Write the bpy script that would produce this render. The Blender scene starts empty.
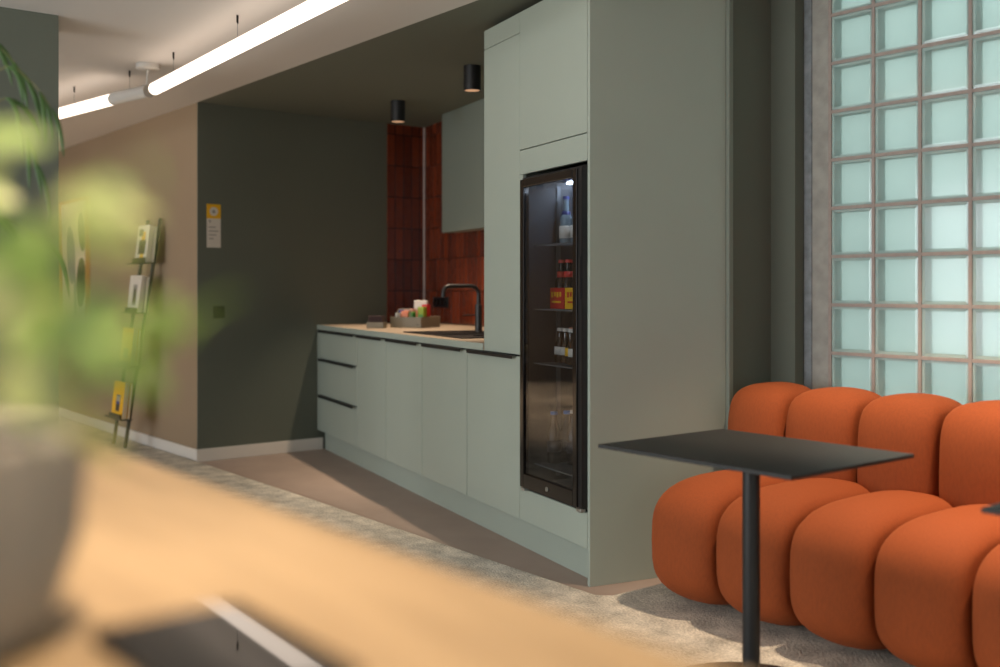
import bpy, bmesh, math, random
from mathutils import Vector, Matrix
random.seed(7)
S = bpy.context.scene
COL = S.collection

# ------------------------------------------------------------------ camera, world, exposure
cd = bpy.data.cameras.new('camera'); cam = bpy.data.objects.new('camera', cd); COL.objects.link(cam)
cam.location = (0, 0, 1.17)
cam.rotation_euler = (math.radians(90), 0, math.atan2(.7837, .621))
cd.sensor_width = 36; cd.lens = 36 * 1.06; cd.shift_y = -0.0445
cd.clip_start = 0.02
cd.dof.use_dof = True; cd.dof.focus_distance = 4.4; cd.dof.aperture_fstop = (cd.lens / 1000) / 0.024
S.camera = cam
S.view_settings.view_transform = 'Standard'; S.view_settings.look = 'None'
S.view_settings.gamma = 1; S.view_settings.use_curve_mapping = False
S.view_settings.exposure = 0.0
w = bpy.data.worlds.new('daylight'); S.world = w; w.use_nodes = True
bg = w.node_tree.nodes['Background']
bg.inputs[0].default_value = (.82, .895, .88, 1); bg.inputs[1].default_value = 1.45


def area(name, loc, target, sx, sy, power, color):
    l = bpy.data.lights.new(name, 'AREA'); l.shape = 'RECTANGLE'; l.size = sx; l.size_y = sy
    l.energy = power; l.color = color
    o = bpy.data.objects.new(name, l); COL.objects.link(o); o.location = loc
    o.rotation_euler = (Vector(target) - Vector(loc)).to_track_quat('-Z', 'Y').to_euler()
    return o


# added area lights for assumed unseen windows, by the blank left and near walls
area('assumed_daylight', (-4.2, -3.35, 1.35), (-4.2, 0, 1.25), 6.5, 1.9, 280, (.90, .96, 1.0))
area('assumed_daylight', (1.75, .6, 1.35), (0, .6, 1.25), 3.6, 1.9, 18, (.92, .96, 1.0))

# ------------------------------------------------------------------ materials
def lin(c):
    return tuple(((v / 255) / 12.92 if v / 255 <= .04045 else ((v / 255 + .055) / 1.055) ** 2.4) for v in c) + (1,)


def mat(name, rgb, rough=.6, metal=0, noise=0, nscale=8, bump=0, bscale=60, spec=.5, coat=0):
    m = bpy.data.materials.new(name); m.use_nodes = True
    nt = m.node_tree; b = nt.nodes['Principled BSDF']
    c = lin(rgb)
    b.inputs['Base Color'].default_value = c
    b.inputs['Roughness'].default_value = rough; b.inputs['Metallic'].default_value = metal
    b.inputs['Specular IOR Level'].default_value = spec
    b.inputs['Coat Weight'].default_value = coat
    tc = nt.nodes.new('ShaderNodeTexCoord')
    if noise:
        n = nt.nodes.new('ShaderNodeTexNoise'); n.inputs['Scale'].default_value = nscale; n.inputs['Detail'].default_value = 4
        nt.links.new(tc.outputs['Object'], n.inputs['Vector'])
        r = nt.nodes.new('ShaderNodeValToRGB')
        r.color_ramp.elements[0].position = .3; r.color_ramp.elements[1].position = .7
        r.color_ramp.elements[0].color = tuple(v * (1 - noise) for v in c[:3]) + (1,)
        r.color_ramp.elements[1].color = tuple(min(1, v * (1 + noise)) for v in c[:3]) + (1,)
        nt.links.new(n.outputs['Fac'], r.inputs['Fac']); nt.links.new(r.outputs['Color'], b.inputs['Base Color'])
    if bump:
        n2 = nt.nodes.new('ShaderNodeTexNoise'); n2.inputs['Scale'].default_value = bscale; n2.inputs['Detail'].default_value = 3
        nt.links.new(tc.outputs['Object'], n2.inputs['Vector'])
        bp = nt.nodes.new('ShaderNodeBump'); bp.inputs['Strength'].default_value = bump; bp.inputs['Distance'].default_value = .01
        nt.links.new(n2.outputs['Fac'], bp.inputs['Height']); nt.links.new(bp.outputs['Normal'], b.inputs['Normal'])
    return m


def emit(name, rgb, strength):
    m = bpy.data.materials.new(name); m.use_nodes = True; nt = m.node_tree
    nt.nodes.remove(nt.nodes['Principled BSDF'])
    e = nt.nodes.new('ShaderNodeEmission'); e.inputs[0].default_value = tuple(rgb) + (1,); e.inputs[1].default_value = strength
    nt.links.new(e.outputs[0], nt.nodes['Material Output'].inputs[0])
    return m


def clear_glass(name, tint, gloss=.045, rough=0.0):
    m = bpy.data.materials.new(name); m.use_nodes = True; nt = m.node_tree
    nt.nodes.remove(nt.nodes['Principled BSDF'])
    t = nt.nodes.new('ShaderNodeBsdfTransparent'); t.inputs[0].default_value = tint + (1,)
    g = nt.nodes.new('ShaderNodeBsdfGlossy'); g.inputs['Roughness'].default_value = rough
    lw = nt.nodes.new('ShaderNodeLayerWeight'); lw.inputs[0].default_value = .5
    pw = nt.nodes.new('ShaderNodeMath'); pw.operation = 'POWER'; pw.inputs[1].default_value = 5
    f = nt.nodes.new('ShaderNodeMath'); f.operation = 'MULTIPLY_ADD'; f.inputs[1].default_value = .94; f.inputs[2].default_value = gloss
    nt.links.new(lw.outputs['Facing'], pw.inputs[0]); nt.links.new(pw.outputs[0], f.inputs[0])
    mx = nt.nodes.new('ShaderNodeMixShader')
    nt.links.new(f.outputs[0], mx.inputs[0]); nt.links.new(t.outputs[0], mx.inputs[1]); nt.links.new(g.outputs[0], mx.inputs[2])
    nt.links.new(mx.outputs[0], nt.nodes['Material Output'].inputs[0])
    return m


def frosted(name, rgb, tfac=.6):
    m = bpy.data.materials.new(name); m.use_nodes = True; nt = m.node_tree
    nt.nodes.remove(nt.nodes['Principled BSDF'])
    t = nt.nodes.new('ShaderNodeBsdfTranslucent'); t.inputs[0].default_value = lin(rgb)
    d = nt.nodes.new('ShaderNodeBsdfDiffuse'); d.inputs[0].default_value = lin(rgb)
    mx = nt.nodes.new('ShaderNodeMixShader'); mx.inputs[0].default_value = 1 - tfac
    nt.links.new(t.outputs[0], mx.inputs[1]); nt.links.new(d.outputs[0], mx.inputs[2])
    nt.links.new(mx.outputs[0], nt.nodes['Material Output'].inputs[0])
    return m


M = {}
M['sage'] = mat('sage laminate', (157, 166, 155), .42, noise=.02, nscale=3)
M['sage_dark'] = mat('sage carcass', (120, 126, 115), .6)
M['carcass'] = mat('carcass board with painted seam shade', (58, 60, 54), .7)  # colour darkened to paint shade into the gaps between doors
M['worktop'] = mat('beige worktop', (176, 160, 140), .45, noise=.04, nscale=60)
M['green'] = mat('dark green wall paint', (97, 102, 91), .8, noise=.03, nscale=2)
M['green_ceil'] = mat('dark green ceiling paint', (98, 101, 88), .85)
M['taupe'] = mat('taupe wall paint', (152, 132, 108), .8, noise=.03, nscale=2)
M['white_ceil'] = mat('white ceiling paint', (208, 202, 197), .85)
M['skirt'] = mat('white skirting', (222, 216, 208), .5)
M['vinyl'] = mat('brown grey vinyl floor', (164, 146, 134), .55, noise=.05, nscale=5)
M['black'] = mat('black powder coat', (22, 22, 23), .45)
M['laminate'] = mat('black fine laminate', (22, 21, 20), .5, noise=.06, nscale=120)
M['black_gloss'] = mat('black gloss', (10, 10, 11), .03)
M['chrome'] = mat('brushed steel', (190, 190, 188), .3, metal=1)
M['bronze'] = mat('dark bronze frame', (28, 23, 21), .12, metal=.3)
M['liner'] = mat('dark fridge liner', (42, 45, 52), .5)
M['wire'] = mat('grey wire', (96, 100, 104), .5, metal=.3)
M['white_metal'] = mat('white lamp metal', (210, 206, 200), .4)
M['grey_metal'] = mat('grey lamp metal', (168, 164, 158), .4)
M['concrete'] = mat('grey concrete render', (160, 158, 150), .85, noise=.16, nscale=14, bump=.3, bscale=40)
M['zinc'] = mat('bluish zinc profile', (128, 133, 136), .6, metal=.3, noise=.2, nscale=25)
M['mortar'] = mat('pinkish mortar', (164, 150, 142), .85, noise=.08, nscale=30)
M['pot'] = mat('grey stone pot', (152, 147, 137), .75, noise=.05, nscale=20)
M['soil'] = mat('potting soil', (50, 38, 28), .95, noise=.3, nscale=80, bump=.6)
M['paper'] = mat('white paper', (214, 208, 198), .6)
M['yellow'] = mat('yellow print', (232, 178, 20), .5)
M['ink'] = mat('dark print', (56, 48, 40), .5)
M['greyink'] = mat('grey print', (150, 146, 140), .6)
M['orange_wood'] = mat('orange oak frame', (190, 130, 70), .5, noise=.1, nscale=30)
M['red'] = mat('red carton', (196, 44, 36), .45)
M['blue'] = mat('blue plastic', (40, 120, 200), .35)
M['navy'] = mat('navy print', (40, 50, 120), .4)
M['brown_glass'] = mat('brown bottle glass', (44, 24, 12), .1, coat=.5)
M['dark_glass'] = mat('dark bottle glass', (18, 18, 20), .2, spec=.3)
M['clear_bottle'] = mat('pale bottle glass', (120, 136, 146), .08, coat=.6)
M['boxgrey'] = mat('grey painted wood tray', (128, 122, 106), .6)
M['maroon'] = mat('dark maroon napkins', (60, 40, 40), .7)
M['pink'] = mat('pink packet', (232, 170, 150), .5)
M['lime'] = mat('lime green packet', (150, 170, 40), .5)
M['salmon'] = mat('salmon packet', (236, 140, 100), .5)
M['greenpk'] = mat('green packet', (80, 150, 60), .5)
M['leaf'] = None
M['tube'] = emit('lit tube diffuser', (1.0, .83, .68), 3.2)
M['lamp_glow'] = emit('warm lamp glow', (1.0, .55, .30), .6)
M['led'] = emit('cold fridge led', (.72, .84, 1.0), 28)
M['fridge_glass'] = clear_glass('fridge door glass', (.80, .82, .84))
M['block_glass'] = None; block_front_args = None
M['block_back'] = frosted('frosted block back', (226, 238, 235), .85)
M['block_side'] = frosted('mint block side', (240, 252, 248), .6)


def block_front():
    m = bpy.data.materials.new('block front glass'); m.use_nodes = True; nt = m.node_tree
    nt.nodes.remove(nt.nodes['Principled BSDF'])
    t = nt.nodes.new('ShaderNodeBsdfTransparent'); t.inputs[0].default_value = (.96, .99, .99, 1)
    tl = nt.nodes.new('ShaderNodeBsdfTranslucent'); tl.inputs[0].default_value = (.90, .97, .955, 1)
    g = nt.nodes.new('ShaderNodeBsdfGlossy'); g.inputs['Roughness'].default_value = .12
    a = nt.nodes.new('ShaderNodeMixShader'); a.inputs[0].default_value = .30
    b = nt.nodes.new('ShaderNodeMixShader'); b.inputs[0].default_value = .05
    nt.links.new(t.outputs[0], a.inputs[1]); nt.links.new(tl.outputs[0], a.inputs[2])
    nt.links.new(a.outputs[0], b.inputs[1]); nt.links.new(g.outputs[0], b.inputs[2])
    nt.links.new(b.outputs[0], nt.nodes['Material Output'].inputs[0])
    return m


M['block_glass'] = block_front()


def leaf_mat(name, rgb, trans=.5):
    m = bpy.data.materials.new(name); m.use_nodes = True; nt = m.node_tree
    b = nt.nodes['Principled BSDF']; c = lin(rgb)
    b.inputs['Base Color'].default_value = c; b.inputs['Roughness'].default_value = .45
    t = nt.nodes.new('ShaderNodeBsdfTranslucent'); t.inputs[0].default_value = tuple(min(1, v * 1.15) for v in c[:3]) + (1,)
    mx = nt.nodes.new('ShaderNodeMixShader'); mx.inputs[0].default_value = trans
    nt.links.new(b.outputs[0], mx.inputs[1]); nt.links.new(t.outputs[0], mx.inputs[2])
    nt.links.new(mx.outputs[0], nt.nodes['Material Output'].inputs[0])
    return m


M['leaf'] = leaf_mat('fresh green leaf', (164, 192, 116))
M['leaf_pale'] = leaf_mat('pale yellow green leaf', (206, 216, 160))
M['palm_leaf'] = leaf_mat('dark bamboo leaf', (70, 104, 46), .3)
M['stem'] = mat('green brown stem', (112, 110, 60), .6)


def fabric():
    m = bpy.data.materials.new('orange woven wool'); m.use_nodes = True; nt = m.node_tree; b = nt.nodes['Principled BSDF']
    tc = nt.nodes.new('ShaderNodeTexCoord')
    def wave(direction, scale):
        wv = nt.nodes.new('ShaderNodeTexWave'); wv.bands_direction = direction
        wv.inputs['Scale'].default_value = scale; wv.inputs['Distortion'].default_value = 2.5; wv.inputs['Detail'].default_value = 2
        nt.links.new(tc.outputs['Object'], wv.inputs['Vector']); return wv
    w1, w2 = wave('X', 90), wave('Z', 90)
    mul = nt.nodes.new('ShaderNodeMath'); mul.operation = 'ADD'
    nt.links.new(w1.outputs['Fac'], mul.inputs[0]); nt.links.new(w2.outputs['Fac'], mul.inputs[1])
    n = nt.nodes.new('ShaderNodeTexNoise'); n.inputs['Scale'].default_value = 140; n.inputs['Detail'].default_value = 2
    mp = nt.nodes.new('ShaderNodeMapping'); mp.inputs['Scale'].default_value = (1, 1, .35)
    nt.links.new(tc.outputs['Object'], mp.inputs['Vector']); nt.links.new(mp.outputs[0], n.inputs['Vector'])
    r = nt.nodes.new('ShaderNodeValToRGB')
    r.color_ramp.elements[0].position = .3; r.color_ramp.elements[0].color = lin((136, 67, 34))
    r.color_ramp.elements[1].position = .7; r.color_ramp.elements[1].color = lin((146, 72, 36))
    nt.links.new(n.outputs['Fac'], r.inputs['Fac']); nt.links.new(r.outputs['Color'], b.inputs['Base Color'])
    b.inputs['Roughness'].default_value = .85; b.inputs['Specular IOR Level'].default_value = .2
    b.inputs['Sheen Weight'].default_value = .12; b.inputs['Sheen Tint'].default_value = lin((255, 150, 90))
    bp = nt.nodes.new('ShaderNodeBump'); bp.inputs['Strength'].default_value = .12; bp.inputs['Distance'].default_value = .004
    nt.links.new(mul.outputs[0], bp.inputs['Height']); nt.links.new(bp.outputs['Normal'], b.inputs['Normal'])
    return m


M['fabric'] = fabric()


def carpet():
    m = mat('grey beige carpet', (176, 162, 144), .95, spec=.1); nt = m.node_tree; b = nt.nodes['Principled BSDF']
    tc = nt.nodes.new('ShaderNodeTexCoord')
    n1 = nt.nodes.new('ShaderNodeTexNoise'); n1.inputs['Scale'].default_value = 110; n1.inputs['Detail'].default_value = 3
    n2 = nt.nodes.new('ShaderNodeTexNoise'); n2.inputs['Scale'].default_value = 9; n2.inputs['Detail'].default_value = 5
    for n in (n1, n2): nt.links.new(tc.outputs['Object'], n.inputs['Vector'])
    ad = nt.nodes.new('ShaderNodeMath'); ad.operation = 'ADD'
    nt.links.new(n1.outputs['Fac'], ad.inputs[0]); nt.links.new(n2.outputs['Fac'], ad.inputs[1])
    r = nt.nodes.new('ShaderNodeValToRGB')
    r.color_ramp.elements[0].position = .0; r.color_ramp.elements[0].color = lin((152, 148, 138))
    r.color_ramp.elements[1].position = 1.0; r.color_ramp.elements[1].color = lin((234, 226, 210))
    hf = nt.nodes.new('ShaderNodeMapRange'); hf.inputs[1].default_value = .7; hf.inputs[2].default_value = 1.3
    nt.links.new(ad.outputs[0], hf.inputs[0]); nt.links.new(hf.outputs[0], r.inputs['Fac'])
    nt.links.new(r.outputs['Color'], b.inputs['Base Color'])
    bp = nt.nodes.new('ShaderNodeBump'); bp.inputs['Strength'].default_value = .6; bp.inputs['Distance'].default_value = .01
    nt.links.new(n1.outputs['Fac'], bp.inputs['Height']); nt.links.new(bp.outputs['Normal'], b.inputs['Normal'])
    return m


M['carpet'] = carpet()


def oak():
    m = mat('light oak veneer', (214, 170, 116), .38); nt = m.node_tree; b = nt.nodes['Principled BSDF']
    tc = nt.nodes.new('ShaderNodeTexCoord'); mp = nt.nodes.new('ShaderNodeMapping'); mp.inputs['Scale'].default_value = (1.2, 14, 14)
    n = nt.nodes.new('ShaderNodeTexNoise'); n.inputs['Scale'].default_value = 3; n.inputs['Detail'].default_value = 6
    nt.links.new(tc.outputs['Object'], mp.inputs['Vector']); nt.links.new(mp.outputs[0], n.inputs['Vector'])
    r = nt.nodes.new('ShaderNodeValToRGB')
    r.color_ramp.elements[0].position = .3; r.color_ramp.elements[0].color = lin((150, 128, 98))
    r.color_ramp.elements[1].position = .75; r.color_ramp.elements[1].color = lin((176, 152, 118))
    nt.links.new(n.outputs['Fac'], r.inputs['Fac']); nt.links.new(r.outputs['Color'], b.inputs['Base Color'])
    return m


M['oak'] = oak()


def tile_mat():
    m = mat('glazed rust red tile', (120, 48, 22), .16); nt = m.node_tree; b = nt.nodes['Principled BSDF']
    tc = nt.nodes.new('ShaderNodeTexCoord')
    br = nt.nodes.new('ShaderNodeTexBrick'); br.offset = 0; br.squash = 1
    br.inputs['Scale'].default_value = 1; br.inputs['Brick Width'].default_value = .075; br.inputs['Row Height'].default_value = .24
    br.inputs['Mortar Size'].default_value = .0045; br.inputs['Mortar Smooth'].default_value = .3; br.inputs['Bias'].default_value = 0
    br.inputs['Color1'].default_value = lin((122, 55, 31)); br.inputs['Color2'].default_value = lin((90, 39, 24)); br.inputs['Mortar'].default_value = lin((46, 24, 18))
    nt.links.new(tc.outputs['UV'], br.inputs['Vector'])
    n = nt.nodes.new('ShaderNodeTexNoise'); n.inputs['Scale'].default_value = 22; n.inputs['Detail'].default_value = 4
    nt.links.new(tc.outputs['UV'], n.inputs['Vector'])
    mx = nt.nodes.new('ShaderNodeMix'); mx.data_type = 'RGBA'; mx.blend_type = 'MULTIPLY'; mx.inputs[0].default_value = .3
    r = nt.nodes.new('ShaderNodeValToRGB'); r.color_ramp.elements[0].position = .3; r.color_ramp.elements[0].color = (.45, .4, .4, 1)
    r.color_ramp.elements[1].position = .65; r.color_ramp.elements[1].color = (1.1, 1.05, 1, 1)
    nt.links.new(n.outputs['Fac'], r.inputs['Fac']); nt.links.new(br.outputs['Color'], mx.inputs[6]); nt.links.new(r.outputs['Color'], mx.inputs[7])
    nt.links.new(mx.outputs[2], b.inputs['Base Color'])
    sb = nt.nodes.new('ShaderNodeMath'); sb.operation = 'SUBTRACT'
    nt.links.new(n.outputs['Fac'], sb.inputs[0]); nt.links.new(br.outputs['Fac'], sb.inputs[1])
    bp = nt.nodes.new('ShaderNodeBump'); bp.inputs['Strength'].default_value = .5; bp.inputs['Distance'].default_value = .006
    nt.links.new(sb.outputs[0], bp.inputs['Height']); nt.links.new(bp.outputs['Normal'], b.inputs['Normal'])
    return m


M['tile'] = tile_mat()

# ------------------------------------------------------------------ helpers
def BM(): return bmesh.new()


def box(bm, x0, x1, y0, y1, z0, z1):
    vs = [bm.verts.new(p) for p in ((x0, y0, z0), (x1, y0, z0), (x1, y1, z0), (x0, y1, z0), (x0, y0, z1), (x1, y0, z1), (x1, y1, z1), (x0, y1, z1))]
    for f in ((3, 2, 1, 0), (4, 5, 6, 7), (0, 1, 5, 4), (1, 2, 6, 5), (2, 3, 7, 6), (3, 0, 4, 7)):
        bm.faces.new([vs[i] for i in f])
    return bm


def prism(bm, poly, z0, z1):
    a = [bm.verts.new((x, y, z0)) for x, y in poly]; b = [bm.verts.new((x, y, z1)) for x, y in poly]
    n = len(poly)
    bm.faces.new(list(reversed(a))); bm.faces.new(b)
    for i in range(n):
        bm.faces.new((a[i], a[(i + 1) % n], b[(i + 1) % n], b[i]))
    return bm


def lathe(bm, prof, c=(0, 0, 0), seg=28):
    rings = []
    for r, z in prof:
        if r < 1e-6:
            rings.append([bm.verts.new((c[0], c[1], c[2] + z))])
        else:
            rings.append([bm.verts.new((c[0] + r * math.cos(2 * math.pi * i / seg), c[1] + r * math.sin(2 * math.pi * i / seg), c[2] + z)) for i in range(seg)])
    for a, b in zip(rings, rings[1:]):
        for i in range(seg):
            j = (i + 1) % seg
            if len(a) == 1 and len(b) == 1: continue
            if len(a) == 1: bm.faces.new((a[0], b[j], b[i]))
            elif len(b) == 1: bm.faces.new((a[i], a[j], b[0]))
            else: bm.faces.new((a[i], a[j], b[j], b[i]))
    return bm


def tube(bm, pts, r, seg=12, cap=True):
    pts = [Vector(p) for p in pts]
    rr = r if isinstance(r, (list, tuple)) else [r] * len(pts)
    rings = []; up = None
    for i, p in enumerate(pts):
        t = (pts[min(i + 1, len(pts) - 1)] - pts[max(i - 1, 0)]).normalized()
        if up is None:
            up = t.orthogonal().normalized()
        else:
            up = (up - t * up.dot(t)).normalized()
        s = t.cross(up)
        rings.append([bm.verts.new(p + (up * math.cos(2 * math.pi * k / seg) + s * math.sin(2 * math.pi * k / seg)) * rr[i]) for k in range(seg)])
    for a, b in zip(rings, rings[1:]):
        for k in range(seg):
            j = (k + 1) % seg
            bm.faces.new((a[k], a[j], b[j], b[k]))
    if cap:
        bm.faces.new(list(reversed(rings[0]))); bm.faces.new(rings[-1])
    return bm


def arc(c, a, b, r, n=6):
    """quarter bend around corner c, leaving along direction a and arriving along direction b"""
    c, a, b = Vector(c), Vector(a).normalized(), Vector(b).normalized()
    o = c - a * r + b * r
    return [o + (a * math.sin(t) - b * math.cos(t)) * r for t in [math.pi / 2 * i / n for i in range(n + 1)]]


def obj(name, bm, m, parent=None, bevel=0, smooth=False, solid=0, sub=0, loc=None):
    bmesh.ops.recalc_face_normals(bm, faces=bm.faces)
    me = bpy.data.meshes.new(name); bm.to_mesh(me); bm.free()
    for mm in (m if isinstance(m, list) else [m]): me.materials.append(mm)
    if smooth:
        for p in me.polygons: p.use_smooth = True
    o = bpy.data.objects.new(name, me); COL.objects.link(o)
    if parent: o.parent = parent
    if loc: o.location = loc
    if solid:
        md = o.modifiers.new('thickness', 'SOLIDIFY'); md.thickness = solid; md.offset = 0
    if bevel:
        md = o.modifiers.new('bevel', 'BEVEL'); md.width = bevel; md.segments = 2; md.limit_method = 'ANGLE'
    if sub:
        md = o.modifiers.new('subdivision', 'SUBSURF'); md.levels = sub; md.render_levels = sub
    if smooth == 'auto':
        me.set_sharp_from_angle(angle=math.radians(35))
    return o


def tag(o, label, cat, group=None, kind=None):
    o['label'] = label; o['category'] = cat
    if group: o['group'] = group
    if kind: o['kind'] = kind
    return o


def thing(name, label, cat, loc=(0, 0, 0), rz=0, group=None):
    o = bpy.data.objects.new(name, None); COL.objects.link(o); o.empty_display_size = .1
    o.location = loc; o.rotation_euler = (0, 0, rz)
    return tag(o, label, cat, group)


def struct(name, bm, m, parent=None, **k):
    o = obj(name, bm, m, parent, **k); o['kind'] = 'structure'; return o


def dup(root, loc, rz=None, label=None):
    r = root.copy(); COL.objects.link(r); r.location = loc
    if rz is not None: r.rotation_euler = (0, 0, rz)
    if label: r['label'] = label
    for ch in list(root.children):
        c = ch.copy(); COL.objects.link(c); c.parent = r
        for g in list(ch.children):
            d = g.copy(); COL.objects.link(d); d.parent = c
    return r


def uvbox(o, axis):
    """UV in metres: u along the wall, v up"""
    me = o.data; uv = me.uv_layers.new(name='UVMap')
    for l in me.loops:
        co = me.vertices[l.vertex_index].co
        uv.data[l.index].uv = (co[axis], co.z + .044)


# kitchen frame: local x = -s (s runs away from the camera along the fronts), local y = depth behind the fronts
KROT = math.atan2(-.2273, .9737)
K0 = Vector((-3.041, 2.86, 0))
def K(s, o, z=0):
    return Vector((K0.x - .9737 * s + .2273 * o, K0.y + .2273 * s + .9737 * o, z))
def kthing(name, label, cat, s, o, z, group=None):
    return thing(name, label, cat, K(s, o, z), KROT, group)

H = 2.434
# ------------------------------------------------------------------ setting
struct('floor', box(BM(), -12.2, 2, -3.6, 5.2, -.1, 0), M['vinyl'])
struct('floor_carpet', prism(BM(), [(-12, -3.5), (1.9, -3.5), (1.9, 3.84), (-2.88, 3.4), (-2.885, 2.83), (-2.93, 2.785), (-3.45, 2.787), (-5.4, 2.825), (-6.9, 2.83), (-12, 2.83)], 0, .008), M['carpet'])
struct('ceiling', prism(BM(), [(-12.2, -3.6), (2, -3.6), (2, 3.862), (-2.9, 3.862), (-2.9, 2.80), (-3.7, 2.806), (-6.89, 2.85), (-12.2, 2.85)], H, H + .1), M['white_ceil'])
struct('ceiling_niche', prism(BM(), [(-2.9, 2.80), (-2.9, 5.2), (-7.2, 5.2), (-7.2, 2.855), (-6.89, 2.85), (-3.7, 2.806)], H, H + .1), M['green_ceil'])
struct('wall_hall', box(BM(), -12.2, -6.90, 2.85, 3.0, 0, H), M['taupe'])
struct('wall_niche', box(BM(), -6.90, -6.89, 2.85, 4.95, 0, H), M['green'])
struct('wall_end', box(BM(), -12.2, -12.0, -3.6, 2.85, 0, H), M['taupe'])
struct('wall_unseen_left', box(BM(), -12.2, 2, -3.7, -3.5, 0, H), M['taupe'])  # solid wall out of view; no window is built into it
struct('wall_near', box(BM(), 1.9, 2.0, -3.6, 4.1, 0, H), M['white_ceil'])
struct('wall_pillar', box(BM(), -5.45, -5.107, -1.2, 1.444, 0, H), M['green'])
# wall behind the kitchen, with the tiled splashback
wk = struct('wall_kitchen', box(BM(), -4.5, -.9, .925, 1.05, 0, H), M['green']); wk.location = K0; wk.rotation_euler = (0, 0, KROT)
bt = box(BM(), -4.165, -1.0, .915, .925, .9, H)
wt = struct('wall_tiles_back', bt, M['tile']); uvbox(wt, 0); wt.location = K0; wt.rotation_euler = (0, 0, KROT)
wt2 = struct('wall_tiles_side', box(BM(), -6.89, -6.878, 4.357, 4.70, .88, H), M['tile']); uvbox(wt2, 1)
tc_ = struct('trim_1', box(BM(), -4.155, -4.147, .905, .913, .9, H), M['skirt']); tc_.location = K0; tc_.rotation_euler = (0, 0, KROT)
# wall end right of the kitchen, dark green return and column, glass block window
struct('wall_return', prism(BM(), [(-2.889, 3.508), (-2.893, 3.8), (-2.766, 3.8), (-2.766, 4.3), (-3.9, 4.4), (-3.86, 3.76)], 0, H), M['green'])
struct('trim_2', box(BM(), -2.892, -2.872, 3.497, 3.522, 0, H), M['sage_dark'], bevel=.002)
struct('trim_3', box(BM(), -2.7655, -2.7255, 3.858, 3.99, 0, H), M['zinc'], bevel=.004)
struct('wall_jamb', box(BM(), -2.7255, -2.6467, 3.8655, 4.0, 0, H), M['concrete'])
GU, GP, GZ, GB = -2.640, .2037, .900, .2032
win = bpy.data.objects.new('window_1', None); COL.objects.link(win); win['kind'] = 'structure'
win['label'] = 'wall of square frosted glass blocks behind the orange sofa'; win['category'] = 'window'
ncol, k0, k1 = 20, -4, 8
bm = BM()
for i in range(ncol + 1):
    u = GU + GP * i
    box(bm, u - .0065, u + .0065, 3.866, 3.95, GZ + GB * k0 - .05, GZ + GB * k1 + .006)
for k in range(k0, k1 + 1):
    z = GZ + GB * k
    box(bm, GU - .006, GU + GP * ncol + .006, 3.8665, 3.9495, z - .0065, z + .0065)
struct('mortar_grid', bm, M['mortar'], win)
bs, bb, bf = BM(), BM(), BM()
for i in range(ncol):
    for k in range(k0, k1):
        x0, x1 = GU + GP * i + .0065, GU + GP * (i + 1) - .0065
        z0, z1 = GZ + GB * k + .0065, GZ + GB * (k + 1) - .0065
        # side walls and rim of the hollow block
        t = .010
        box(bs, x0, x0 + t, 3.872, 3.928, z0, z1); box(bs, x1 - t, x1, 3.872, 3.928, z0, z1)
        box(bs, x0 + t, x1 - t, 3.872, 3.928, z0, z0 + t); box(bs, x0 + t, x1 - t, 3.872, 3.928, z1 - t, z1)
        box(bb, x0, x1, 3.929, 3.934, z0, z1)
        # front pane, slightly pillowed
        c = [bf.verts.new(p) for p in ((x0, 3.8705, z0), (x1, 3.8705, z0), (x1, 3.8705, z1), (x0, 3.8705, z1))]
        d = [bf.verts.new(p) for p in ((x0 + .014, 3.8685, z0 + .014), (x1 - .014, 3.8685, z0 + .014), (x1 - .014, 3.8685, z1 - .014), (x0 + .014, 3.8685, z1 - .014))]
        bf.faces.new(d)
        for q in range(4): bf.faces.new((c[q], c[(q + 1) % 4], d[(q + 1) % 4], d[q]))
struct('block_sides', bs, M['block_side'], win)
struct('block_backs', bb, M['block_back'], win)
struct('block_fronts', bf, M['block_glass'], win)
struct('wall_glass_base', box(BM(), -2.64, 2, 3.866, 3.95, 0, GZ + GB * k0 - .006), M['concrete'])
struct('baseboard_hall', box(BM(), -12.0, -6.878, 2.836, 2.85, .008, .085), M['skirt'], bevel=.003)
struct('baseboard_niche', box(BM(), -6.89, -6.876, 2.8365, 3.80, .0, .085), M['skirt'], bevel=.003)

# ------------------------------------------------------------------ kitchen
Z0, ZT = .145, .868                      # door bottom and top of base units
def front(name, parent, s0, s1, z0, z1, m='sage', o0=0, o1=.019):
    return obj(name, box(BM(), -s1, -s0, o0, o1, z0, z1), M[m], parent, bevel=.0015)
def pull(parent, s0, s1, z):
    b = BM(); box(b, -s1, -s0, -.024, .004, z, z + .004); box(b, -s1, -s0, -.024, -.021, z - .012, z + .004)
    h = obj('handle', b, M['black'], parent, bevel=.0008); return h
def base_unit(s0, s1, label, name='base_cabinet'):
    t = kthing(name, label, 'cabinet', 0, 0, 0, 'sage base cabinets under the worktop')
    t.location = K(s0, 0, 0); wd = s1 - s0
    obj('body', box(BM(), -wd + .0005, -.0005, .021, .60, Z0, ZT - .002), M['carcass'], t)
    return t, wd
DB = [(.6215, 1.211, .025, .50, 'sage base cabinet door unit right beside the glass door fridge'),
      (1.2125, 1.8305, .02, .51, 'sage base cabinet door unit below the black tap'),
      (1.832, 2.432, .05, .53, 'sage base cabinet door unit below the grey tray and sink edge'),
      (2.4335, 2.999, .05, .50, 'sage base cabinet door unit right beside the three drawer unit')]
for s0, s1, ha, hb, lab in DB:
    t, wd = base_unit(s0, s1, lab)
    d = front('door', t, .0028, wd - .0028, Z0, ZT)
    pull(d, .035, wd - .045, ZT + .001)
t, wd = base_unit(3.0005, 3.89, 'sage cabinet with three drawers beside the dark green wall', 'drawer_cabinet')
for z0, z1 in ((Z0, .402), (.408, .664), (.670, ZT)):
    d = front('drawer', t, .0015, wd - .0015, z0, z1); pull(d, .03, wd - .03, z1 + .001)
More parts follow.
